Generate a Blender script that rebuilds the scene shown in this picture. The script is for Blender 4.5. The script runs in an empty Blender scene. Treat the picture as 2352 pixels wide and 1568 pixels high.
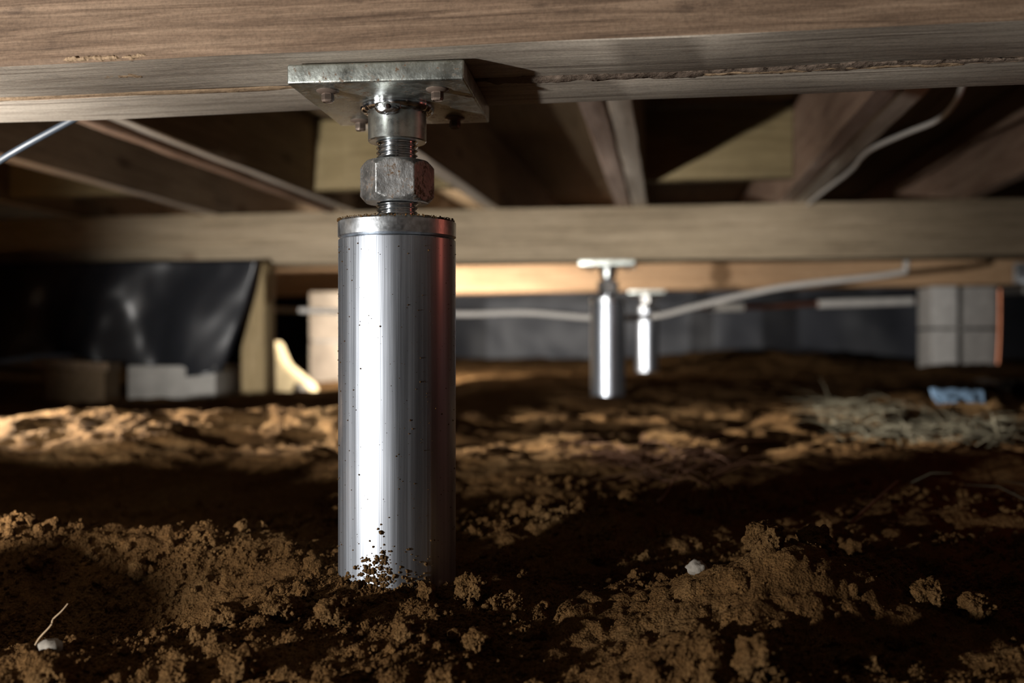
import bpy, bmesh, math, random
import numpy as np
from mathutils import Vector, Matrix
random.seed(7); RNG = np.random.default_rng(7)
scn = bpy.context.scene
COL = scn.collection
R = math.radians

# ------------------------------------------------------------------ camera, world, lights, exposure
cam_d = bpy.data.cameras.new('camera'); cam = bpy.data.objects.new('camera', cam_d); COL.objects.link(cam)
cam.location = (0, 0, .187); cam.rotation_euler = (R(90), 0, R(8.5))
cam_d.lens = 35.0; cam_d.sensor_width = 36; cam_d.clip_start = .01
cam_d.dof.use_dof = True; cam_d.dof.focus_distance = .735; cam_d.dof.aperture_fstop = 4.0
scn.camera = cam
w = bpy.data.worlds.new('world'); scn.world = w; w.use_nodes = True
w.node_tree.nodes['Background'].inputs[0].default_value = (.8, .85, 1, 1)
w.node_tree.nodes['Background'].inputs[1].default_value = .0035

def lamp(name, kind, loc, aim, power, col=(1, 1, 1), size=60, blend=1, rad=.015):
    d = bpy.data.lights.new(name, kind); d.energy = power; d.color = col; d.shadow_soft_size = rad
    if kind == 'SPOT': d.spot_size = R(size); d.spot_blend = blend
    o = bpy.data.objects.new(name, d); COL.objects.link(o); o.location = loc
    if aim: o.rotation_euler = (Vector(aim) - Vector(loc)).to_track_quat('-Z', 'Y').to_euler()
    return o
KEY = (-.93, -.14, .09)
lamp('torch_spill', 'SPOT', KEY, (.05, .75, .25), 68, (1, .97, .93), 130, .6, .018)
lamp('torch_core', 'SPOT', KEY, (-.50, 2.42, .27), 260, (1, .96, .91), 48, .8, .018)
lamp('side_torch', 'SPOT', (-2.0, 1.42, .15), (-1.15, 1.61, .01), 1700, (1, .96, .9), 27, .6, .018)
lamp('rear_work_light', 'SPOT', (-.82, 3.15, .19), (-1.0, 4.2, .3), 100, (1, .93, .84), 172, 1, .03)
lamp('red_streak_lamp', 'POINT', (.75, 1.05, .36), None, .5, (1, .22, .14), rad=.04)  # unseen lamp, added for the red streak on the pipe's right edge
scn.view_settings.view_transform = 'Standard'; scn.view_settings.look = 'None'
scn.view_settings.exposure = 0; scn.view_settings.gamma = 1; scn.view_settings.use_curve_mapping = False

# ------------------------------------------------------------------ noise (numpy)
_perm = np.random.default_rng(3).permutation(256); _perm = np.concatenate([_perm, _perm, _perm])
_gr = np.random.default_rng(4).normal(size=(256, 3)); _gr /= np.linalg.norm(_gr, axis=1)[:, None]
def pnoise(x, y, z=0.0):
    x, y, z = np.broadcast_arrays(np.asarray(x, float), np.asarray(y, float), np.asarray(z, float))
    xi, yi, zi = (np.floor(v).astype(int) for v in (x, y, z)); xf, yf, zf = x - xi, y - yi, z - zi
    u, v, t = (q * q * q * (q * (q * 6 - 15) + 10) for q in (xf, yf, zf)); out = 0
    for i in (0, 1):
        for j in (0, 1):
            for k in (0, 1):
                h = _perm[_perm[_perm[(xi + i) & 255] + ((yi + j) & 255)] + ((zi + k) & 255)]
                g = _gr[h]; d = g[..., 0] * (xf - i) + g[..., 1] * (yf - j) + g[..., 2] * (zf - k)
                out = out + d * (u if i else 1 - u) * (v if j else 1 - v) * (t if k else 1 - t)
    return out
def fbm(x, y, z=0.0, o=4, l=2.1, g=.5):
    s = 0; a = 1
    for i in range(o): s = s + a * pnoise(x + 17.3 * i, y - 9.1 * i, z); x = x * l; y = y * l; z = z * l; a *= g
    return s

# ------------------------------------------------------------------ materials
def nt(name, rough=.8, metal=0, col=(.5, .5, .5), spec=.3):
    m = bpy.data.materials.new(name); m.use_nodes = True; t = m.node_tree
    b = t.nodes['Principled BSDF']; b.inputs['Base Color'].default_value = (*col, 1)
    b.inputs['Roughness'].default_value = rough; b.inputs['Metallic'].default_value = metal
    b.inputs['Specular IOR Level'].default_value = spec
    return m, t, b
def N(t, k, **kw):
    n = t.nodes.new(k)
    for a, v in kw.items():
        if a in n.inputs.keys(): n.inputs[a].default_value = v
        else: setattr(n, a, v)
    return n
def coords(t, scale, kind='Object', loc=(0, 0, 0)):
    c = N(t, 'ShaderNodeTexCoord'); m = N(t, 'ShaderNodeMapping'); m.inputs['Scale'].default_value = scale; m.inputs['Location'].default_value = loc
    t.links.new(c.outputs[kind], m.inputs['Vector']); return m.outputs[0]
def noise(t, vec, scale=1, detail=4, rough=.55, dist=0):
    n = N(t, 'ShaderNodeTexNoise', Scale=scale, Detail=detail, Roughness=rough, Distortion=dist); t.links.new(vec, n.inputs['Vector']); return n.outputs['Fac']
def ramp(t, fac, stops):
    r = N(t, 'ShaderNodeValToRGB'); e = r.color_ramp.elements
    while len(e) < len(stops): e.new(.5)
    for q, (p, c) in zip(e, stops): q.position = p; q.color = (*c, 1) if not isinstance(c, (int, float)) else (c, c, c, 1)
    t.links.new(fac, r.inputs[0]); return r.outputs[0]
def mix(t, fac, a, b, mode='MIX'):
    m = N(t, 'ShaderNodeMix', data_type='RGBA', blend_type=mode)
    for s, v in ((m.inputs[0], fac), (m.inputs[6], a), (m.inputs[7], b)):
        if isinstance(v, (int, float)): s.default_value = v
        elif isinstance(v, tuple): s.default_value = (*v, 1)
        else: t.links.new(v, s)
    return m.outputs[2]
def bump(t, b, h, strength=.3, dist=.002, prev=None):
    n = N(t, 'ShaderNodeBump', Strength=strength, Distance=dist); t.links.new(h, n.inputs['Height'])
    if prev: t.links.new(prev, n.inputs['Normal'])
    t.links.new(n.outputs[0], b.inputs['Normal']); return n.outputs[0]

def wood(name, axis, dark, mid, light, fine=1.0, stain=.35, seed=0, coarse=1.0):
    m, t, b = nt(name, .72, spec=.25)
    def sc(al, ac): return (al, ac, ac) if axis == 'x' else (ac, al, ac) if axis == 'y' else (ac, ac, al)
    L = (seed * 3.1, seed * 1.7, seed * 2.3)
    wob = noise(t, coords(t, sc(2.2, 9), loc=L), 1, 2)
    g1 = noise(t, coords(t, sc(3.2 * coarse, 80 * coarse), loc=L), 1, 7, .68, 1.1)
    g2 = noise(t, coords(t, sc(34 * fine, 460 * fine), loc=L), 1, 5, .7, .4)
    c1 = ramp(t, g1, [(.30, dark), (.48, mid), (.66, light)])
    c2 = mix(t, .55, c1, ramp(t, g2, [(.35, .55), (.6, 1.0)]), 'MULTIPLY')
    fz = noise(t, coords(t, (420, 420, 420), loc=L), 1, 4, .7)
    c2 = mix(t, .5, c2, ramp(t, fz, [(.32, .5), (.55, 1.0), (.75, 1.2)]), 'MULTIPLY')
    big = noise(t, coords(t, sc(1.6, 6), loc=L), 1, 3)
    c3 = mix(t, .5, c2, ramp(t, big, [(.3, .62), (.6, 1.12)]), 'MULTIPLY')
    blot = noise(t, coords(t, sc(22, 60), loc=(L[0] + 5, L[1], L[2])), 1, 5, .62)
    c4 = mix(t, stain, c3, ramp(t, blot, [(.60, (1, 1, 1)), (.70, (.36, .35, .37))]), 'MULTIPLY')
    knot = N(t, 'ShaderNodeTexVoronoi', Scale=1.0); t.links.new(coords(t, sc(2.6, 5.5), loc=L), knot.inputs['Vector'])
    c5 = mix(t, .8, c4, ramp(t, knot.outputs['Distance'], [(.05, (.3, .2, .15)), (.115, (1, 1, 1))]), 'MULTIPLY')
    t.links.new(c5, b.inputs['Base Color'])
    n = bump(t, b, g2, .35, .0012); bump(t, b, g1, .25, .002, n)
    return m
W_face = wood('brown_timber_face', 'x', (.11, .068, .043), (.25, .165, .108), (.38, .262, .175), stain=.6, coarse=1.35, seed=1)
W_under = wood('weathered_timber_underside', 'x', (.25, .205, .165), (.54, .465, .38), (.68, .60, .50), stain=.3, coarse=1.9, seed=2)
W_beam = wood('treated_lumber_tan', 'x', (.20, .15, .095), (.33, .26, .17), (.42, .335, .23), stain=.2, seed=4)
W_orange = wood('warm_pine', 'x', (.36, .21, .11), (.5, .31, .17), (.58, .38, .22), stain=.15, seed=5)
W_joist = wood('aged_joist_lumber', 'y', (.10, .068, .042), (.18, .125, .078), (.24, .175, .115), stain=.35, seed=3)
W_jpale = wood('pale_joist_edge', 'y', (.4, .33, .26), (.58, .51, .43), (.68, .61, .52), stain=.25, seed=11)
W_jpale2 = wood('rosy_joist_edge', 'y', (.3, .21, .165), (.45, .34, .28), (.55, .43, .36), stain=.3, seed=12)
W_joist2 = wood('reddish_joist_lumber', 'y', (.17, .10, .07), (.31, .20, .14), (.40, .28, .2), stain=.4, seed=6)
W_block = wood('olive_treated_blocking', 'x', (.11, .08, .035), (.165, .125, .06), (.2, .155, .08), stain=.1, seed=7)
W_post = wood('treated_stud', 'z', (.17, .12, .055), (.27, .2, .1), (.33, .25, .14), stain=.2, seed=8)
W_ply = wood('subfloor_sheet', 'y', (.1, .065, .035), (.16, .11, .06), (.2, .14, .085), stain=.2, seed=9)

def soil_mat():
    m, t, b = nt('brown_crumbly_soil', 1.0, spec=.05)
    v = coords(t, (1, 1, 1))
    a = noise(t, v, 7, 5, .6); c = noise(t, v, 130, 4, .6); f = noise(t, v, 900, 3, .7)
    col = ramp(t, a, [(.3, (.108, .056, .021)), (.5, (.168, .09, .034)), (.7, (.215, .128, .055))])
    col = mix(t, .7, col, ramp(t, c, [(.3, (.5, .46, .44)), (.55, (1, 1, 1)), (.75, (1.4, 1.3, 1.2))]), 'MULTIPLY')
    col = mix(t, .4, col, ramp(t, f, [(.35, .5), (.65, 1.25)]), 'MULTIPLY')
    t.links.new(col, b.inputs['Base Color'])
    gv = N(t, 'ShaderNodeTexVoronoi', Scale=520.0); t.links.new(v, gv.inputs['Vector'])
    n = bump(t, b, f, 1.0, .0025); n = bump(t, b, gv.outputs['Distance'], .8, .003, n); bump(t, b, c, .9, .006, n)
    return m
M_soil = soil_mat()

def metal(name, col, rough, streak_axis=None, amt=.12, grime=.0, bumpy=.0, sc=1.0):
    m, t, b = nt(name, rough, 1, col, .5)
    s = (90 * sc, 90 * sc, 1.2 * sc) if streak_axis == 'z' else (60 * sc, 60 * sc, 60 * sc)
    g = noise(t, coords(t, s), 1, 4, .65); h = noise(t, coords(t, (s[0] * 5, s[1] * 5, s[2] * 4)), 1, 3, .6)
    big = noise(t, coords(t, (22, 22, 9)), 1, 3)
    r = N(t, 'ShaderNodeMapRange'); t.links.new(g, r.inputs[0])
    r.inputs[1].default_value = .3; r.inputs[2].default_value = .7; r.inputs[3].default_value = max(.08, rough - amt); r.inputs[4].default_value = rough + amt
    t.links.new(r.outputs[0], b.inputs['Roughness'])
    k = mix(t, .6, tuple(col), ramp(t, g, [(.3, .5), (.5, .9), (.7, 1.15)]), 'MULTIPLY')
    k = mix(t, .35, k, ramp(t, h, [(.3, .6), (.65, 1.1)]), 'MULTIPLY')
    k = mix(t, .35, k, ramp(t, big, [(.35, .6), (.6, 1.05)]), 'MULTIPLY')
    if grime:
        d = noise(t, coords(t, (420, 420, 420)), 1, 5, .7); gm = noise(t, coords(t, (70, 70, 70)), 1, 3)
        fac = ramp(t, mix(t, .5, d, gm), [(.54 - grime * .1, 0.0), (.60 - grime * .1, 1.0)])
        k = mix(t, fac, k, (.13, .08, .045))
        inv = N(t, 'ShaderNodeMath', operation='SUBTRACT'); inv.inputs[0].default_value = 1; t.links.new(fac, inv.inputs[1]); t.links.new(inv.outputs[0], b.inputs['Metallic'])
    t.links.new(k, b.inputs['Base Color'])
    if bumpy: bump(t, b, h, bumpy, .0008)
    return m
M_pipe = metal('galvanized_pipe', (.56, .60, .665), .47, 'z', .10, 0, .2)
t_ = M_pipe.node_tree; b_ = t_.nodes['Principled BSDF']; g_ = N(t_, 'ShaderNodeBsdfGlossy', Roughness=.26); g_.inputs['Color'].default_value = (.7, .74, .8, 1)
x_ = N(t_, 'ShaderNodeMixShader'); x_.inputs[0].default_value = .3; o_ = t_.nodes['Material Output']
t_.links.new(b_.outputs[0], x_.inputs[1]); t_.links.new(g_.outputs[0], x_.inputs[2]); t_.links.new(x_.outputs[0], o_.inputs[0])
if b_.inputs['Base Color'].links: t_.links.new(b_.inputs['Base Color'].links[0].from_socket, g_.inputs['Color'])
M_cap = metal('galvanized_cap', (.80, .84, .88), .36, None, .1, 0, .12)
M_plate = metal('zinc_yellow_plate', (.58, .62, .58), .38, None, .1, .03, .3)
M_sleeve = metal('zinc_sleeve', (.70, .74, .72), .30, None, .06, 0, .08)
M_rod = metal('bright_zinc_thread', (.78, .82, .86), .16, None, .05)
M_nut = metal('dull_zinc_nut', (.56, .57, .57), .44, None, .08, .10, .5)
M_weld = metal('weld_bead', (.74, .77, .82), .2, None, .06, 0, .12)
M_screw, t_, b_ = nt('copper_brown_screw', .42, .35, (.20, .15, .12), .5)
bump(t_, b_, noise(t_, coords(t_, (400, 400, 400))), .15, .0005)
def simple(name, col, rough=.7, spec=.3, metal_=0, var=.25, sc=20, bmp=.0):
    m, t, b = nt(name, rough, metal_, col, spec)
    n = noise(t, coords(t, (sc, sc, sc)), 1, 5, .6)
    t.links.new(mix(t, var * 2, tuple(col), ramp(t, n, [(.3, .55), (.7, 1.25)]), 'MULTIPLY'), b.inputs['Base Color'])
    if bmp: bump(t, b, n, bmp, .004)
    return m
M_plastic = simple('black_polythene', (.014, .015, .018), .34, .45, bmp=.05, sc=6)
M_liner = simple('dull_black_liner', (.03, .032, .04), .5, .4, bmp=.2, sc=5)
M_concrete = simple('grey_concrete', (.40, .38, .355), .9, .2, bmp=.3, sc=30)
M_concrete_lit = simple('lit_concrete', (.58, .56, .53), .9, .2, bmp=.2, sc=30)
M_cream = simple('cream_block', (.24, .195, .15), .9, .2, bmp=.2, sc=18)
M_mortar = simple('mortar', (.26, .25, .23), .95, .1)
M_cable = simple('off_white_cable_sheath', (.55, .52, .48), .5, .3, var=.1)
M_black = simple('black_cable_sheath', (.03, .037, .047), .4, .4, var=.1)
M_copper = simple('copper_tube', (.62, .25, .14), .38, .5, 1, var=.2)
M_insul = simple('white_pipe_sleeve', (.55, .53, .50), .7, .2, var=.15)
M_galv2 = simple('galvanized_bracket', (.6, .62, .64), .4, .5, .8)
M_bluep = simple('blue_grey_plastic', (.065, .10, .145), .4, .3, var=.15)
M_stone = simple('pale_stone', (.25, .225, .19), .85, .15, sc=150, bmp=.3)
M_mud = simple('grey_brown_mud', (.20, .15, .115), .95, .1, sc=120, bmp=.6)
M_fresh = simple('fresh_orange_wood', (.38, .265, .165), .8, .2, sc=90, bmp=.5)
M_straw = simple('dry_straw', (.08, .07, .047), .85, .1, var=.4, sc=9)
M_needle = simple('red_brown_needles', (.15, .072, .04), .6, .3)
M_root = simple('pale_root', (.36, .26, .16), .8, .2, sc=200)
M_pit = simple('dark_pit', (.02, .012, .01), .9, .1)
M_yellow = simple('pale_sandstone', (.62, .5, .3), .85, .2, sc=25, bmp=.4)

# ------------------------------------------------------------------ builders
def tag(o, label=None, cat=None, group=None, kind=None):
    for k, v in (('label', label), ('category', cat), ('group', group), ('kind', kind)):
        if v: o[k] = v
    return o
def link(name, me, mat, parent=None, loc=(0, 0, 0), smooth=None):
    if mat:
        for q in (mat if isinstance(mat, (list, tuple)) else [mat]): me.materials.append(q)
    if smooth is not None:
        me.polygons.foreach_set('use_smooth', [True] * len(me.polygons)); me.set_sharp_from_angle(angle=R(smooth))
    o = bpy.data.objects.new(name, me); COL.objects.link(o); o.location = loc
    if parent: o.parent = parent
    return o
def empty(name, loc=(0, 0, 0), rz=0):
    o = bpy.data.objects.new(name, None); COL.objects.link(o); o.location = loc; o.rotation_euler.z = rz; o.empty_display_size = .05; return o
def copy_tree(o, parent=None):
    c = o.copy(); COL.objects.link(c); c.parent = parent
    for ch in list(o.children): copy_tree(ch, c)
    return c
def mesh_np(name, V, F):
    V = np.asarray(V, float); F = np.asarray(F, int); k = F.shape[1]
    me = bpy.data.meshes.new(name); me.vertices.add(len(V)); me.vertices.foreach_set('co', V.ravel())
    me.loops.add(F.size); me.loops.foreach_set('vertex_index', F.ravel().astype(np.int32))
    me.polygons.add(len(F)); me.polygons.foreach_set('loop_start', np.arange(0, F.size, k, dtype=np.int32))
    me.update(calc_edges=True); me.validate(); return me
def grid_faces(nu, nv, wrap_u=False):
    f = []
    for j in range(nv - 1):
        for i in range(nu if wrap_u else nu - 1):
            a = j * nu + i; b = j * nu + (i + 1) % nu; f.append((a, b, b + nu, a + nu))
    return f
def lathe(name, prof, n=64, closed=True):
    """surface of revolution; profile (r, z) from bottom to top"""
    V = [(r * math.cos(2 * math.pi * i / n), r * math.sin(2 * math.pi * i / n), z) for r, z in prof for i in range(n)]
    return mesh_np(name, V, grid_faces(n, len(prof), True))
def box(name, sx, sy, sz, bev=.003, seg=2, c=(0, 0, 0)):
    bm = bmesh.new(); bmesh.ops.create_cube(bm, size=1); bmesh.ops.scale(bm, vec=(sx, sy, sz), verts=bm.verts); bmesh.ops.translate(bm, vec=c, verts=bm.verts)
    if bev: bmesh.ops.bevel(bm, geom=bm.edges[:], offset=bev, segments=seg, affect='EDGES', profile=.6)
    me = bpy.data.meshes.new(name); bm.to_mesh(me); bm.free(); return me
def board(name, axis, length, wid, hgt, bev=.003, wob=.001, n=60, seed=0, mats_by_face=False):
    """board with rounded arrises swept along an axis; cross-section wid x hgt, slight natural waviness"""
    a, b = wid / 2, hgt / 2; prof = []
    for cx, cz, t0 in ((a - bev, b - bev, 0), (-a + bev, b - bev, 90), (-a + bev, -b + bev, 180), (a - bev, -b + bev, 270)):
        for k in range(4): t = R(t0 + 30 * k); prof.append((cx + bev * math.cos(t), cz + bev * math.sin(t)))
    m = len(prof); V = []
    for i in range(n):
        s = -length / 2 + length * i / (n - 1)
        for k, (p, q) in enumerate(prof):
            dx = wob * float(pnoise(s * 6 + seed, k * .35 + seed, 1.3)) ; dz = wob * float(pnoise(s * 6 - seed, k * .35, 5.1))
            v = (s, p + dx, q + dz) if axis == 'x' else (p + dx, s, q + dz) if axis == 'y' else (p + dx, q + dz, s)
            V.append(v)
    F = [list(f) for f in grid_faces(m, n, True)] + [list(range(m)), list(range((n - 1) * m, n * m))]
    me = bpy.data.meshes.new(name); me.from_pydata(V, [], F); me.update()
    bm = bmesh.new(); bm.from_mesh(me); bmesh.ops.recalc_face_normals(bm, faces=bm.faces[:]); bm.to_mesh(me); bm.free()
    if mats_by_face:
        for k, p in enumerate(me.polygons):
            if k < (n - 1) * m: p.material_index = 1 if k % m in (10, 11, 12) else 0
    return me
def tube(name, pts, r, n=10, sub=8, taper=None):
    P = [Vector(p) for p in pts]; Q = []
    for i in range(len(P) - 1):
        p0, p1, p2, p3 = P[max(i - 1, 0)], P[i], P[i + 1], P[min(i + 2, len(P) - 1)]
        for k in range(sub):
            t = k / sub; Q.append(.5 * ((2 * p1) + (p2 - p0) * t + (2 * p0 - 5 * p1 + 4 * p2 - p3) * t * t + (-p0 + 3 * p1 - 3 * p2 + p3) * t ** 3))
    Q.append(P[-1]); V = []; up = Vector((.3, .2, 1)).normalized()
    for i, q in enumerate(Q):
        d = (Q[min(i + 1, len(Q) - 1)] - Q[max(i - 1, 0)]).normalized(); s = d.cross(up)
        if s.length < 1e-3: s = d.cross(Vector((1, 0, 0)))
        s.normalize(); u = s.cross(d); rr = r * (1 if taper is None else 1 + (taper - 1) * i / (len(Q) - 1))
        V += [tuple(q + s * rr * math.cos(2 * math.pi * k / n) + u * rr * math.sin(2 * math.pi * k / n)) for k in range(n)]
    F = [list(f) for f in grid_faces(n, len(Q), True)] + [list(range(n))[::-1], list(range((len(Q) - 1) * n, len(Q) * n))]
    me = bpy.data.meshes.new(name); me.from_pydata(V, [], F); me.update(); return me
def ico(sub):
    bm = bmesh.new(); bmesh.ops.create_icosphere(bm, subdivisions=sub, radius=1); V = np.array([v.co[:] for v in bm.verts]); F = np.array([[v.index for v in f.verts] for f in bm.faces]); bm.free(); return V, F
def lump_variants(sub, n, rough, seed):
    V, F = ico(sub); out = []
    for i in range(n):
        s = seed + i * 7.7
        d = 1 + rough * fbm(V[:, 0] * 1.3 + s, V[:, 1] * 1.3, V[:, 2] * 1.3 - s, 3) + rough * .55 * pnoise(V[:, 0] * 4 + s, V[:, 1] * 4, V[:, 2] * 4)
        d = d + rough * .35 * pnoise(V[:, 0] * 9 + s, V[:, 1] * 9, V[:, 2] * 9); out.append(V * d[:, None])
    return out, F
def lump(name, r, sub=4, rough=.45, seed=0, squash=(1, 1, 1), grain=.1):
    V, F = ico(sub)
    d = 1 + rough * fbm(V[:, 0] * 1.2 + seed, V[:, 1] * 1.2, V[:, 2] * 1.2, 3) + grain * fbm(V[:, 0] * 6 + seed, V[:, 1] * 6, V[:, 2] * 6, 3)
    return mesh_np(name, V * d[:, None] * r * np.array(squash), F)
def rand_rots(n):
    q = RNG.normal(size=(n, 4)); q /= np.linalg.norm(q, axis=1)[:, None]; a, b, c, d = q.T
    return np.stack([np.stack([1 - 2 * (c * c + d * d), 2 * (b * c - a * d), 2 * (b * d + a * c)], -1), np.stack([2 * (b * c + a * d), 1 - 2 * (b * b + d * d), 2 * (c * d - a * b)], -1), np.stack([2 * (b * d - a * c), 2 * (c * d + a * b), 1 - 2 * (b * b + c * c)], -1)], 1)
def scatter_mesh(name, pos, rad, variants, F):
    n = len(pos); rot = rand_rots(n); Vs = []; Fs = []; off = 0; idx = RNG.integers(0, len(variants), n); nv = len(variants[0])
    for k, V in enumerate(variants):
        sel = np.where(idx == k)[0]
        if not len(sel): continue
        W = np.einsum('nij,vj->nvi', rot[sel], V) * rad[sel][:, None, None] + pos[sel][:, None, :]
        Vs.append(W.reshape(-1, 3)); Fs.append((F[None] + (np.arange(len(sel)) * nv)[:, None, None] + off).reshape(-1, 3)); off += len(sel) * nv
    return mesh_np(name, np.concatenate(Vs), np.concatenate(Fs))

# ------------------------------------------------------------------ ground
MOUNDS = [  # x, y, height, sx, sy
    (-.205, .735, .016, .09, .08), (-.27, .62, .012, .07, .06), (-.13, .60, .012, .08, .06), (-.46, .715, -.048, .15, .075), (-.39, .575, .018, .08, .05), (-.74, .27, .135, .11, .09),  # last mound here is out of view, added to shade the left ridge
    (.085, .73, .040, .075, .055), (.03, .60, .035, .06, .045), (.16, .80, .02, .07, .05), (.24, .62, .012, .08, .06),
    (-.05, 1.02, .02, .12, .09), (-1.05, .80, .045, .25, .07), (-.66, .80, .040, .2, .06), (-.40, .84, .030, .13, .06), (-.6, 1.10, -.018, .5, .17),
    (-1.05, 1.62, .045, .36, .20), (-.62, 1.80, .04, .24, .16), (.45, 1.5, .02, .3, .2),
    (.4, 4.6, .07, .55, .4), (-.45, 3.3, .02, .35, .3), (1.12, 3.72, .045, .40, .28), (.75, 2.4, .02, .3, .2), (-1.2, 3.35, -.05, .45, .4)]
def base_h(x, y):
    z = np.interp(y, [-2, .45, .56, .72, .9, 1.6, 2.6, 4.0, 5.5], [-.045, -.045, -.032, .0, -.002, .012, .044, .06, .10])
    for mx, my, h, sx, sy in MOUNDS: z = z + h * np.exp(-((x - mx) / sx) ** 2 - ((y - my) / sy) ** 2)
    # keep a hollow where the torch lies
    z = z - .05 * np.exp(-((x + .83) / .25) ** 2 - ((y + .02) / .3) ** 2)
    return z
def ground_h(x, y):
    x = np.asarray(x, float); y = np.asarray(y, float); z = base_h(x, y)
    wx = x + .012 * pnoise(x * 30, y * 30, 3.3); wy = y + .012 * pnoise(x * 30, y * 30, 9.3)
    z = z + .015 * fbm(x * 5.3, y * 6.5, 2.2, 3) + np.interp(y, [1.0, 1.5], [0, .012]) * fbm(x * 9 + 3, y * 11, 5.2, 4)
    for f_, a_ in ((24, .0125), (58, .0075), (140, .0038), (310, .0020)): z = z + a_ * (np.abs(pnoise(wx * f_, wy * f_ * 1.05, f_ * .37)) - .22) * np.interp(y, [1.05, 1.45], [1, .35 if f_ < 200 else .15]) * 1.25
    near = np.exp(-(((x + .203) ** 2 + (y - .755) ** 2) / .075 ** 2))
    return z * (1 - near * .5)
GZ = lambda x, y: float(ground_h(x, y))
yy = np.concatenate([np.linspace(-1.2, .3, 40, endpoint=False), .3 * (5.6 / .3) ** np.linspace(0, 1, 700)])
uu = np.linspace(-1, 1, 740)
Yg, Ug = np.meshgrid(yy, uu, indexing='ij')
half = np.clip(.62 * np.maximum(Yg, .0) + .55, .9, 3.3)
core = .72 * np.maximum(Yg, .35) + .02
Xg = -.06 * Yg + np.where(np.abs(Ug) < .85, Ug / .85 * np.minimum(core, half * .95), np.sign(Ug) * (np.minimum(core, half * .95) + (np.abs(Ug) - .85) / .15 * np.maximum(.05, 3.3 - np.minimum(core, half * .95))))
Zg = ground_h(Xg, Yg)
gm = mesh_np('floor', np.stack([Xg, Yg, Zg], -1).reshape(-1, 3), grid_faces(740, len(yy)))
floor = tag(link('floor', gm, M_soil, smooth=60), kind='structure')
# crumbs of loose soil lying on it
v3, f3 = lump_variants(3, 10, .62, 1.0); v2, f2 = lump_variants(2, 14, .6, 30.0); v1, f1 = lump_variants(1, 14, .5, 50.0)
def crumbs(n, dmin, dmax, rmin, rmax, V, F, name, power):
    d = dmin * (dmax / dmin) ** RNG.random(n * 5); ang = RNG.uniform(-.6, .6, n * 5) + .148
    x = -d * np.sin(ang); y = d * np.cos(ang)
    keep = RNG.random(n * 5) < np.clip(.25 + 1.9 * fbm(x * 7, y * 8, 7.7, 3), .03, 1)
    x, y, d = x[keep][:n], y[keep][:n], d[keep][:n]
    r = rmin * (rmax / rmin) ** (RNG.random(len(x)) ** power) * np.clip(d / .7, .85, 1.6)
    z = ground_h(x, y) + r * RNG.uniform(-.3, .7, len(x))
    return link(name, scatter_mesh(name, np.stack([x, y, z], -1), r, V, F), M_soil, smooth=60)
for nm, args in (('soil_crumbs', (420, .42, 1.2, .0032, .0075, v3, f3)), ('soil_crumbs', (5500, .42, 1.3, .0014, .0036, v2, f2)), ('soil_grains', (20000, .42, 1.2, .0006, .0016, v1, f1)), ('soil_grains', (38000, .5, .9, .0005, .0013, v1, f1))):
    o = crumbs(*args, nm, 2.0); o.parent = floor; tag(o, kind='stuff')

# ------------------------------------------------------------------ room shell
def struct(name, me, mat, loc=(0, 0, 0)): return tag(link(name, me, mat, loc=loc), kind='structure')
struct('wall_back', box('wall_back', 7.0, .15, 1.0, 0), M_concrete, (0, 5.45, .35))
struct('wall_left', box('wall_left', .15, 7.0, 1.0, 0), M_liner, (-3.42, 2.0, .35))
struct('wall_right', box('wall_right', .15, 7.0, 1.0, 0), M_liner, (3.42, 2.0, .35))
ceil = empty('ceiling', (0, 0, .722)); ceil['kind'] = 'structure'
for i in range(5):
    for j in range(3):
        link('subfloor_sheet', box('subfloor_sheet', 1.215, 2.43, .018, .001), W_ply, ceil, (-2.44 + 1.22 * i, -.3 + 2.44 * j + .01, .012))

# ------------------------------------------------------------------ beams
b1 = empty('support_beam', (0, .745, .387)); tag(b1, 'weathered doubled timber beam resting over the tall shiny jack', 'beam')
link('timber', board('timber', 'x', 4.2, .0885, .14, .0028, .0022, 220, 3, True), [W_face, W_under], b1, (.1, -.0415, .07), 40)
link('timber', board('timber', 'x', 4.2, .0755, .14, .0028, .0022, 220, 9, True), [W_face, W_under], b1, (.1, .0465, .0695), 40)
def rough_strip(name, x0, x1, r_fn, mat, parent, yc, zc, n=260, k=10, flat=.5):
    V = []
    for i in range(n):
        x = x0 + (x1 - x0) * i / (n - 1); e = min(1, i / 10, (n - 1 - i) / 10)
        for j in range(k):
            a = 2 * math.pi * j / k; rr = r_fn(x, a) * max(e, .02); V.append((x, yc + .0012 * math.sin(x * 31) + rr * math.cos(a), zc + flat * rr * math.sin(a)))
    return link(name, mesh_np(name, V, grid_faces(k, n, True)), mat, parent, smooth=80)
rough_strip('mud_seam', -.135, .62, lambda x, a: (.0105 + .008 * float(fbm(x * 60, math.cos(a), math.sin(a), 4)) + .005 * float(pnoise(x * 9, 1., .5))) * (1 if x < .1 else max(.3, 1 - (x - .1) * 3)), M_mud, b1, .009, .0006, n=700, k=14, flat=.2)['label'] = 'grey-brown mud packed along the beam seam'
rough_strip('split_wood', .02, .22, lambda x, a: .003 + .003 * float(fbm(x * 60, math.cos(a), 3 + math.sin(a), 3)), M_fresh, b1, .0105, .0, flat=.5)
rough_strip('split_wood', -1.4, -.262, lambda x, a: .0065 + .003 * float(fbm(x * 8, math.cos(a), math.sin(a), 3)), M_fresh, b1, .0058, .0003, flat=.14)['label'] = 'orange strip of bare wood along the seam'
rough_strip('edge_splinter', -.425, -.352, lambda x, a: .003 + .0035 * float(fbm(x * 130, math.cos(a), math.sin(a), 4)), M_fresh, b1, -.0845, .0022, n=160, flat=.55)['label'] = 'orange splintered chip on the lower edge'
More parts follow.
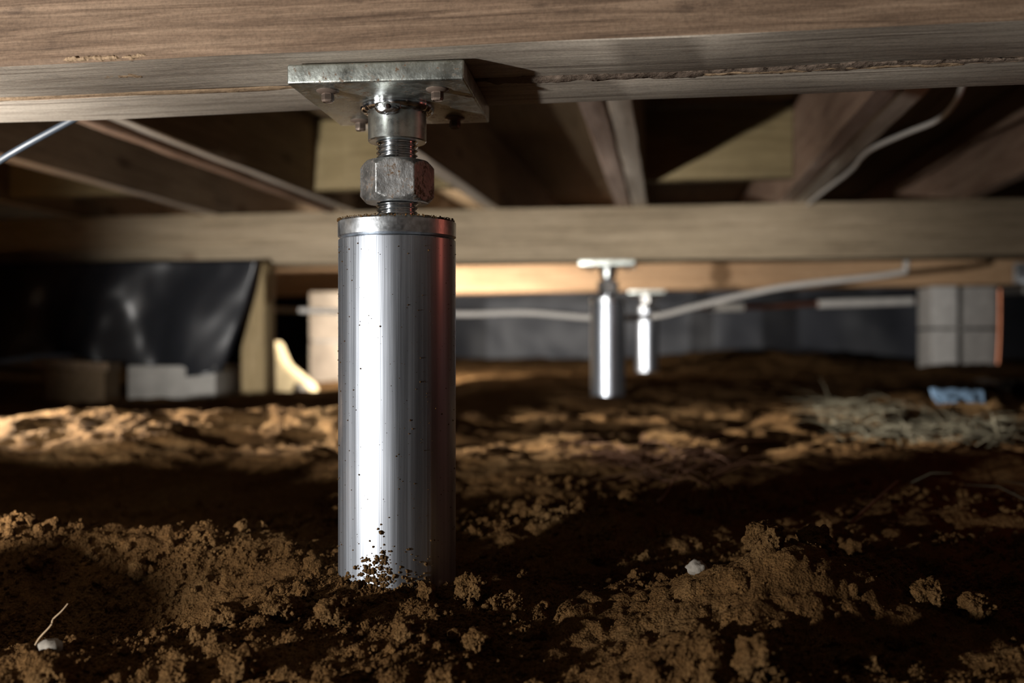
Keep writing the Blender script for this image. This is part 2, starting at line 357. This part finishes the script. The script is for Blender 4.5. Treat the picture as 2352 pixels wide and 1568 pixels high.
rough_strip('edge_splinter', -.43, -.385, lambda x, a: .006 + .007 * float(fbm(x * 110, math.cos(a) * 2, math.sin(a), 4)), M_fresh, b1, -.045, .0005, n=160, flat=.1)

b2 = empty('support_beam', (0, 2.66, .398)); tag(b2, 'tan lumber beam under the joists and over the slim middle jack', 'beam')
link('timber', board('timber', 'x', 6.6, .07, .139, .003, .003, 90, 5), W_beam, b2, (0, -.036, .0695), 40)
link('timber', board('timber', 'x', 6.6, .07, .139, .003, .003, 90, 6), W_beam, b2, (0, .036, .0695), 40)
b3 = empty('support_beam', (0, 4.03, .39)); b3.rotation_euler = (0, -R(.5), 0); tag(b3, 'orange-lit pine beam beyond the middle jack on the block piers', 'beam')
link('timber', board('timber', 'x', 6.5, .07, .139, .003, .003, 90, 15), W_orange, b3, (0, -.036, .0695), 40)
link('timber', board('timber', 'x', 6.5, .07, .139, .003, .003, 90, 16), W_orange, b3, (0, .036, .0695), 40)

# ------------------------------------------------------------------ joists and blocking
JT = .038
def joist(x, tilt, mat, label, extra=0, group=None, y0=-1.1, y1=5.3, h=.183):
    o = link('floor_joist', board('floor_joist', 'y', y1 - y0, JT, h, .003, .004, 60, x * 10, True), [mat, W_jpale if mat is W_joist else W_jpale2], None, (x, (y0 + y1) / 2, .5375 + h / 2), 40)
    o.rotation_euler.z = R(tilt); return tag(o, label, 'joist', group)
JX = [(-1.235, -1.5), (-.845, -1.5), (-.452, -1.5)]
joist(-1.64, -1.2, W_joist, 'dim joist beside the hanging black plastic sheet')
joist(-1.235, -1.3, W_joist, 'pale-edged joist crossed by the black cable, ahead of the timber stud')
joist(-.845, -1.5, W_joist, 'pale-edged joist with a thin batten fixed beneath it')
joist(-.452, -1.5, W_joist, 'joist running directly behind the hex nut of the tall jack')
joist(-.098, -.3, W_joist2, 'reddish rough joist, half of the doubled pair over the middle jack')
joist(-.056, -.3, W_joist, 'pale smooth joist, half of the doubled pair over the middle jack')
joist(.312, 0, W_joist2, 'reddish joist with a wide brown side next to the loose cable')
joist(.352, 0, W_joist, 'pale joist carrying the stapled cable, sistered to a reddish one')
joist(.755, .3, W_joist2, 'brown joist beyond the loose cable drop')
joist(1.16, 0, W_joist, 'joist above the grey block pier')
bt = link('batten', board('batten', 'y', 1.15, .02, .014, .003, .004, 40, 2), W_joist2, None, (-.862, 1.93, .529), 40); bt.rotation_euler.z = R(-1.2)
tag(bt, 'thin lilac-grey batten fixed under a joist', 'batten')
for x0, x1, zb, lab in ((-1.621, -1.262, .548, 'olive blocking board above the hanging black plastic'), (-.823, -.479, .549, 'half-lit blocking board beside the hex nut'), (-.037, .291, .553, 'olive blocking board cut by a slanting shadow')):
    o = link('blocking_board', board('blocking_board', 'x', x1 - x0, .038, .715 - zb, .002, .002, 20, x0 * 9), W_block, None, ((x0 + x1) / 2, 2.305, (zb + .715) / 2), 40)
    tag(o, lab, 'blocking')

# ------------------------------------------------------------------ jacks
def thread_mesh(name, r, z0, z1, pitch=.0037, amp=.0017, n=64, per=10):
    nz = int((z1 - z0) / pitch * per); V = []
    for k in range(nz + 1):
        z = z0 + (z1 - z0) * k / nz
        for i in range(n):
            ph = (z / pitch - i / n) % 1; tri = abs(2 * ph - 1); rr = r - amp * min(1, max(0, 1.35 * tri - .12)); a = 2 * math.pi * i / n
            V.append((rr * math.cos(a), rr * math.sin(a), z))
    return mesh_np(name, V, grid_faces(n, nz + 1, True))
def nut_mesh(name, Rc, h, r_in, phase, n=180):
    ap = Rc * math.cos(R(30)); zs = [0, .0008, .002, .0035, .005, .0065, h / 2, h - .0065, h - .005, h - .0035, h - .002, h - .0008, h]; prof = []
    V = []
    def ring(z, lim): return [(min(lim, ap / math.cos(((a - phase) % R(60)) - R(30))) * math.cos(a), min(lim, ap / math.cos(((a - phase) % R(60)) - R(30))) * math.sin(a), z) for a in (2 * math.pi * i / n for i in range(n))]
    rows = [ring(0, r_in)] + [ring(z, ap * .965 + min(z, h - z) * .95) for z in zs] + [ring(h, r_in)]
    for q in rows: V += q
    return mesh_np(name, V, grid_faces(n, len(rows), True))
def weld_mesh(name, r0, n=120, k=12):
    V = []
    for j in range(k):
        b = 2 * math.pi * j / k
        for i in range(n):
            a = 2 * math.pi * i / n; rip = .0002 * math.sin(a * 22 + 1.5 * math.sin(a * 3)) + .0014 * float(pnoise(math.cos(a) * 2.2, math.sin(a) * 2.2, 2.0))
            rr = .0045 + rip; V.append(((r0 + rr * math.cos(b)) * math.cos(a), (r0 + rr * math.cos(b)) * math.sin(a), -rr * 1.25 * math.sin(b) - .001))
    return mesh_np(name, V, grid_faces(n, k, True) + [((k - 1) * n + i, (k - 1) * n + (i + 1) % n, (i + 1) % n, i) for i in range(n)])
def jack(loc, rz, z_base, z_cap, z_plate, px, py, label, detail, nut_phase, plate_off=(0, 0), screws=(), pr=0):
    """steel adjustable jack; heights are above the origin's z"""
    root = empty('support_jack', loc, rz); tag(root, label, 'jack', None)
    rp = .0455
    pipe = link('pipe', lathe('pipe', [(rp - .005, z_base), (rp, z_base), (rp, z_cap - .0155), (rp - .0006, z_cap - .0148), (rp - .003, z_cap - .0146), (.01, z_cap - .0146)], 96), M_pipe, root, smooth=35)
    z0 = z_cap - .0132
    cap = link('cap', lathe('cap', [(.01, z0 - .001), (rp - .0022, z0 - .001), (rp - .0008, z0), (rp + .0003, z0 + .0008), (rp + .0003, z_cap - .0016), (rp - .0012, z_cap), (.0155, z_cap), (.0155, z0)], 96), M_cap, root, smooth=35)
    rod = link('threaded_rod', thread_mesh('threaded_rod', .0162, z_cap - .01, z_plate - .015), M_rod, root, smooth=70)
    zn = z_cap + .0142
    link('nut', nut_mesh('nut', .0290, .0318, .0158, nut_phase), M_nut, root, (0, 0, zn), 28)
    zs = z_plate - .0285
    sl = link('sleeve', lathe('sleeve', [(.0152, z_plate - .002), (.0152, zs + .001), (.0165, zs), (.0218, zs), (.0226, zs + .0009), (.0226, z_plate - .0005)], 80), M_sleeve, root, smooth=35)
    pl = link('top_plate', box('top_plate', px, py, .0140, .0016, 3), M_plate, root, (plate_off[0], plate_off[1], z_plate + .007), 40); pl.rotation_euler.z = R(pr)
    wd = link('weld_bead', weld_mesh('weld_bead', .0243), M_weld, sl, (0, 0, z_plate), 80)
    for sx, sy in screws:
        sx, sy = sx - plate_off[0], sy - plate_off[1]; sx, sy = sx * math.cos(R(pr)) + sy * math.sin(R(pr)), -sx * math.sin(R(pr)) + sy * math.cos(R(pr))
        s = link('screw', nut_mesh('screw', .0046, .0062, .0006, random.random()), M_screw, pl, (sx, sy, -.007 - .0081), 28)
        link('flange', lathe('flange', [(.0, -.0002), (.0045, -.0002), (.0078, .0010), (.0084, .0016), (.0082, .0021), (.0, .0021)], 40), M_screw, s, (0, 0, .0061), 35)
    return root, pipe, cap, sl
j1, pipe1, cap1, sl1 = jack((-.2033, .755, 0), 0, -.08, .2805, .3705, .1275, .1395, 'tall galvanized steel jack standing under the weathered timber beam', True, R(-70.5 - 98.5), (.0003, -.004),
     [(-.038, -.0536), (.0425, -.0466), (-.0436, .045), (.036, .047)], 2.5)
b = lump('weld_blob', .0085, 5, .12, 3, (1.2, .5, .72), .02); link('weld_blob', b, M_weld, sl1, (-.0010, -.0245, .3705 - .0062), 80)
link('weld_pit', lump('weld_pit', .0019, 2, .3, 5), M_pit, sl1, (.0007, -.0287, .3705 - .0066), 80)
# dirt stuck to the jack
def stuck(name, n, r0, zlo, zhi, dens, rmin, rmax, a0=-150, a1=0, V=v1, F=f1):
    ang = np.radians(RNG.uniform(a0, a1, n)); z = zlo + (zhi - zlo) * RNG.random(n) ** dens; r = rmin * (rmax / rmin) ** (RNG.random(n) ** 3)
    return link(name, scatter_mesh(name, np.stack([(r0 + r * .3) * np.cos(ang), (r0 + r * .3) * np.sin(ang), z], -1), r, V, F), M_soil, smooth=60)
cl = np.array([(-104, .010, 5, .011), (-90, .014, 5, .012), (-97, .004, 12, .008), (-62, .004, 7, .008), (-118, .003, 6, .006), (-80, .02, 20, .014)])
ci = RNG.choice(6, 760, p=[.24, .28, .2, .1, .08, .1]); aa = np.radians(cl[ci, 0] + RNG.normal(size=760) * cl[ci, 2]); zz = cl[ci, 1] + RNG.normal(size=760) * cl[ci, 3] * .8 ; rr = .0004 * 4.2 ** (RNG.random(760) ** 2.2)
o = link('stuck_soil', scatter_mesh('stuck_soil', np.stack([(.0455 + rr * .4) * np.cos(aa), (.0455 + rr * .4) * np.sin(aa), zz], -1), rr, v2, f2), M_soil, smooth=60); o.parent = pipe1; tag(o, 'crumbs of soil stuck to the foot of the pipe', kind='stuff')
o = stuck('soil_specks', 420, .0455, .01, .265, 1, .0002, .0007, -175, 5); o.parent = pipe1; tag(o, kind='stuff')
o = stuck('soil_specks', 260, .0456, .2795, .281, 1, .0003, .0010, -180, 0); o.parent = cap1; tag(o, kind='stuff')

j2, *_ = jack((-.139, 2.655, 0), 0, -.02, .302, .385, .1455, .127, 'jack standing under the tan beam, with the white cable passing behind', False, .3, (0, 0), [(-.05, -.045), (.05, -.045), (-.05, .045), (.05, .045)])
j3, *_ = jack((-.055, 4.03, 0), 0, -.02, .325, .377, .1455, .127, 'small far jack standing under the orange pine beam', False, .8, (0, 0), [(-.05, -.045), (.05, -.045), (-.05, .045), (.05, .045)])

# ------------------------------------------------------------------ piers, posts and boards at the back
def concrete_block(parent, loc, sx, sy, sz, mat):
    o = link('concrete_block', box('concrete_block', sx, sy, sz, .006), mat, parent, loc, 40); return o
p = empty('block_pier', (1.125, 4.03, .05)); tag(p, 'pier of grey concrete blocks with a joint halfway up', 'pier')
for zc, hh in ((.048, .266), (.2665, .155)):
    for dx, sx, m_ in ((-.0785, .095, M_concrete_lit), (.058, .12, M_concrete)):  # lit look of the left blocks painted in as a lighter concrete
        concrete_block(p, (dx, -.02 if dx < 0 else .02, zc), sx, .2, hh, m_)
link('mortar_core', box('mortar_core', .05, .16, .345, .002), M_mortar, p, (-.016, .02, .17))
p = empty('block_pier', (-1.13, 3.75, 0)); tag(p, 'cream block pier standing behind the tall jack', 'pier')
for k in range(2):
    concrete_block(p, (0, 0, .092 + .192 * k), .40, .2, .186, M_cream)
link('mortar_joint', box('mortar_joint', .38, .18, .39, .002), M_mortar, p, (0, 0, .18))
o = link('timber_stud', board('timber_stud', 'z', .46, .066, .08, .003, .003, 24, 4), W_post, None, (-1.075, 2.56, .166), 40); tag(o, 'upright treated timber stud under the tan beam beside the black plastic', 'post')
o = link('footing_slab', box('footing_slab', .245, .16, .16, .008), M_mortar, None, (-1.255, 2.5, .045), 40); tag(o, 'pale concrete footing slab beneath the black plastic sheet', 'slab')
o = link('short_plank', board('short_plank', 'x', .2, .07, .022, .002, .001, 12, 8), W_joist, None, (-1.48, 2.36, .128), 40); o.rotation_euler = (0, R(3), R(4)); tag(o, 'short pale plank lying beside the concrete footing slab', 'plank')
o = link('timber_offcut', board('timber_offcut', 'x', .16, .07, .11, .003, .001, 12, 9), W_ply, None, (-1.47, 2.37, .06), 40); tag(o, 'dark timber offcut propping up the short plank', 'offcut')
# black plastic sheet hanging beside the stud, widened to the left to add darkness
nu, nv = 110, 40; V = []
for j in range(nv):
    v = j / (nv - 1)
    for i in range(nu):
        u = i / (nu - 1); xr = -1.045 - .075 * v ** 1.2; x = -2.5 + (xr + 2.5) * u
        z = .40 - v * (.275 - .03 * math.sin(u * 12))
        y = 2.485 - .05 * v + .05 * math.sin(u * 31 + 1.2 * math.sin(v * 3)) * (.25 + v * .75) * .6 + .025 * float(fbm(u * 12, v * 1.6, 1.7, 2))
        V.append((x, y, z))
me = mesh_np('hanging_sheet', V, grid_faces(nu, nv)); o = link('plastic_sheet', me, M_plastic, smooth=80); md = o.modifiers.new('t', 'SOLIDIFY'); md.thickness = .0015
tag(o, 'crumpled black plastic sheet hanging beside the timber stud', 'plastic sheet')
# leaning pale stone and stone on it
bm = bmesh.new()
vs = [bm.verts.new(c) for c in ((-.05, 0, 0), (.095, 0, 0), (.085, 0, .035), (-.01, 0, .11), (-.045, 0, .19), (-.055, 0, .19))]
f = bm.faces.new(vs); ex = bmesh.ops.extrude_face_region(bm, geom=[f]); bmesh.ops.translate(bm, vec=(0, .09, 0), verts=[q for q in ex['geom'] if isinstance(q, bmesh.types.BMVert)])
bmesh.ops.recalc_face_normals(bm, faces=bm.faces[:]); bmesh.ops.bevel(bm, geom=bm.edges[:], offset=.006, segments=2, affect='EDGES')
me = bpy.data.meshes.new('stone_slab'); bm.to_mesh(me); bm.free()
o = link('stone_slab', me, M_yellow, None, (-1.30, 3.33, GZ(-1.28, 3.33) - .012), 40); tag(o, 'brightly lit yellow wedge-shaped stone leaning beside the timber stud', 'stone')
o = link('stone', lump('stone', .026, 3, .4, 8), M_stone, None, (-1.225, 3.27, GZ(-1.225, 3.27) + .014), 80); tag(o, 'round whitish stone at the foot of the yellow wedge', 'stone')
# black liner on the back wall
nu, nv = 150, 16; V = []
for j in range(nv):
    v = j / (nv - 1)
    for i in range(nu):
        x = -3.3 + 6.6 * i / (nu - 1); V.append((x, 5.30 + .05 * float(fbm(x * 2.2, v * 1.5, .4, 3)) + .03 * (.5 + .5 * math.sin(x * 9)) * v, .60 - v * .58))
o = link('wall_liner', mesh_np('wall_liner', V, grid_faces(nu, nv)), M_liner, smooth=80); md = o.modifiers.new('t', 'SOLIDIFY'); md.thickness = .002
tag(o, 'dull black plastic liner covering the far wall', 'plastic sheet')

# ------------------------------------------------------------------ cables and pipes
def cable(name, pts, r, mat, label, cat='cable'): return tag(link(name, tube(name, pts, r), mat, smooth=80), label, cat)
cable('electric_cable', [(-1.7, 2.70, .33), (-1.2, 2.78, .285), (-.735, 2.86, .272), (-.56, 2.87, .267), (-.385, 2.87, .270), (-.19, 2.87, .255), (-.02, 2.87, .259), (.1, 2.88, .287), (.34, 2.90, .341), (.64, 2.92, .376), (.68, 2.92, .405), (.685, 2.93, .55)], .0085, M_cable, 'off-white cable slung in a low sag past the two rear jacks')
cable('electric_cable', [(.41, 1.2, .60), (.405, 1.38, .555), (.418, 1.5, .532), (.424, 1.62, .530), (.399, 1.71, .529), (.372, 1.82, .528), (.374, 1.95, .5335), (.378, 2.1, .531), (.368, 2.5, .5325), (.368, 3.2, .5325)], .0043, M_cable, 'thin pale cable looping down and stapled under a pale joist')
cable('black_cable', [(-.85, .90, .262), (-.70, .882, .323), (-.6236, .868, .360), (-.5517, .872, .397), (-.47, .885, .44), (-.38, .91, .50), (-.3, .95, .56)], .0032, M_black, 'taut black cable rising behind the weathered beam')
cp = empty('water_pipe', (0, 4.3, .33)); tag(cp, 'copper water pipe with white sleeves near the far wall', 'pipe')
def cpart(n, pts, r, m): return link(n, tube(n, pts, r), m, cp, (0, -4.3, -.33), smooth=80)
cpart('copper_tube', [(.1, 4.27, .331), (.37, 4.30, .332), (.64, 4.34, .345), (1.07, 4.40, .358), (1.42, 4.45, .40), (1.9, 4.5, .42)], .011, M_copper)
for a, c in (((.2, 4.28, .331), (.345, 4.298, .332)), ((.655, 4.343, .3455), (1.05, 4.398, .3575)), ((1.42, 4.45, .40), (1.75, 4.485, .414))): cpart('pipe_sleeve', [a, c], .0175, M_insul)
cable('copper_riser', [(1.225, 3.90, .02), (1.236, 3.90, .2), (1.238, 3.90, .38)], .009, M_copper, 'vertical copper tube running up the side of the grey block pier', 'pipe')
br = empty('pipe_bracket', (1.325, 3.93, .44)); tag(br, 'small galvanized bracket with a dark hole fixed on the orange beam', 'bracket')
link('bracket_plate', box('bracket_plate', .06, .02, .075, .003), M_galv2, br, (0, 0, 0), 40)
link('bracket_arm', box('bracket_arm', .03, .045, .02, .003), M_galv2, br, (.015, -.02, -.035), 40)
link('hole', lathe('hole', [(0, -.001), (.009, -.001), (.009, .001), (0, .001)], 24), M_pit, br, (-.012, -.0105, .01)).rotation_euler.x = R(90)

# ------------------------------------------------------------------ litter on the ground
nu, nv = 24, 14; V = []
for j in range(nv):
    for i in range(nu):
        u, v = i / (nu - 1), j / (nv - 1); x = .602 + .10 * u + .03 * (v - .5) * (u - .5); y = 2.26 + .08 * v; V.append((x, y, GZ(.65, 2.27) - .016 + .045 - .05 * (1 - v) * (1 - .3 * abs(u - .5)) + .012 * float(fbm(u * 3, v * 3, 2.5, 2)) + .006 * v))
o = link('plastic_scrap', mesh_np('plastic_scrap', V, grid_faces(nu, nv)), M_bluep, smooth=80); o.modifiers.new('t', 'SOLIDIFY').thickness = .002
tag(o, 'blue-grey plastic scrap half buried among the straw', 'scrap')
nu, nv = 40, 24; V = []
for j in range(nv):
    for i in range(nu):
        u, v = i / (nu - 1), j / (nv - 1); x = .93 + .6 * u; y = 2.75 + .45 * v; V.append((x, y, GZ(x, y) + .012 + .05 * max(0, float(fbm(u * 4, v * 4, 6.1, 3))) + .03 * u))
o = link('plastic_sheet', mesh_np('ground_sheet', V, grid_faces(nu, nv)), M_plastic, smooth=80); o.modifiers.new('t', 'SOLIDIFY').thickness = .0015
tag(o, 'crumpled black plastic sheet lying on the dirt near the block pier', 'plastic sheet')
def blades(name, xs, ys, lens, wid, mat, flat=.35, lift=.004):
    n = len(xs); az = RNG.uniform(0, math.pi * 2, n); el = np.abs(RNG.normal(0, flat, n)); z = ground_h(xs, ys) + lift; V = []; F = []
    for i in range(n):
        d = np.array([math.cos(az[i]) * math.cos(el[i]), math.sin(az[i]) * math.cos(el[i]), math.sin(el[i])]); s = np.array([-math.sin(az[i]), math.cos(az[i]), 0]) * wid; u = np.cross(d, s)
        p0 = np.array([xs[i], ys[i], z[i]]); pm = p0 + d * lens[i] * .5 + np.array([0, 0, lens[i] * .08]); p1 = p0 + d * lens[i] + np.array([0, 0, -lens[i] * .05]); o = len(V)
        for q, k in ((p0, 1), (pm, .9), (p1, .3)): V += [q + s * k, q - s * k * .5 + u * k * .8, q - s * k * .5 - u * k * .8]
        for r_ in (0, 3):
            for k in range(3): F.append((o + r_ + k, o + r_ + (k + 1) % 3, o + r_ + 3 + (k + 1) % 3, o + r_ + 3 + k))
    return link(name, mesh_np(name, V, F), mat)
n = 3200; xs = RNG.normal(.62, .33, n); ys = RNG.normal(2.0, .42, n); k = (fbm(xs * 4, ys * 4, .3, 3) > -.05) & (xs > .21 + .05 * ys) & (ys > 1.15) & (ys < 2.37) & ~((np.abs(xs - .65) < .11) & (ys > 2.14)); xs, ys = xs[k], ys[k]
tag(blades('dry_straw', xs, ys, RNG.uniform(.02, .09, len(xs)), .0011, M_straw, .3), 'scattered dry straw and grass on the dirt beside the middle jack', 'straw', kind='stuff')
xs = np.clip(RNG.normal(-.005, .05, 90), -.1, .1); ys = RNG.normal(1.42, .07, 90)
tag(blades('pine_needles', xs, ys, RNG.uniform(.05, .13, 90), .0007, M_needle, .22, .006), 'tangle of reddish brown pine needles lying on the dirt', 'pine needles', kind='stuff')
def on(x, y, dz=0): return (x, y, GZ(x, y) + dz)
tag(link('twig', tube('twig', [on(-.005, 1.085, .004), on(.005, 1.12, .012), on(.02, 1.165, .03)], .0018, 8, 4, .5), M_needle, smooth=80), 'short reddish twig sticking up near the pine needles', 'twig')
tag(link('twig', tube('twig', [on(.19, 1.05, .004), on(.225, 1.11, .016), on(.27, 1.2, .022)], .0016, 8, 4, .6), M_needle, smooth=80), 'reddish brown twig lying behind the largest soil mound', 'twig')
tag(link('root', tube('root', [(-.409, .60, GZ(-.409, .60) - .004), (-.4085, .60, -.018), (-.405, .602, -.009), (-.397, .603, .0), (-.396, .604, .004), (-.39, .604, .0095), (-.386, .605, .0145)], .00085, 8, 5, .5), M_root, smooth=80), 'thin curved root hair standing up out of the dirt', 'root')
for x, y, r, s, lab in ((-.386, .585, .0075, 1, 'white fluffy pebble at the foot of the thin root'), (-.221, .548, .0058, 2, 'small cream pebble in the soil in front of the tall jack'), (.026, .735, .0075, 3, 'pale grey pebble on the flank of the largest soil mound'), (.30, .66, .0075, 4, 'grey pebble lying off the far flank of the soil mound')):
    tag(link('pebble', lump('pebble', r, 3, .5, s * 3.3, (1, .8, .75)), M_stone, None, on(x, y, r * .45), 80), lab, 'pebble')
for x, y, r in ((-.262, .665, .0125), (-.222, .662, .0135), (-.300, .655, .014), (-.165, .645, .012), (-.118, .640, .011), (-.255, .585, .013), (-.195, .565, .010), (-.29, .57, .011), (-.125, .58, .012), (.115, .775, .017), (.073, .735, .013), (.215, .725, .012), (.185, .73, .014), (.12, .63, .013), (.055, .585, .014), (-.12, .80, .014), (-.138, .72, .012), (-.36, .55, .013), (.235, .56, .014), (.02, .545, .013), (-.215, .53, .012)):
    tag(link('soil_clod', lump('soil_clod', r, 5, .6, x * 70 + y * 31, (1, 1, .85), .22), M_soil, None, on(x, y, r * .3), 80), *(('crumbly brown clod of soil on or beside the largest mound', 'clod', 'soil clods around the mound') if x > -.05 else ('crumbly brown clod of soil near the foot of the tall jack', 'clod', 'soil clods around the tall jack')))
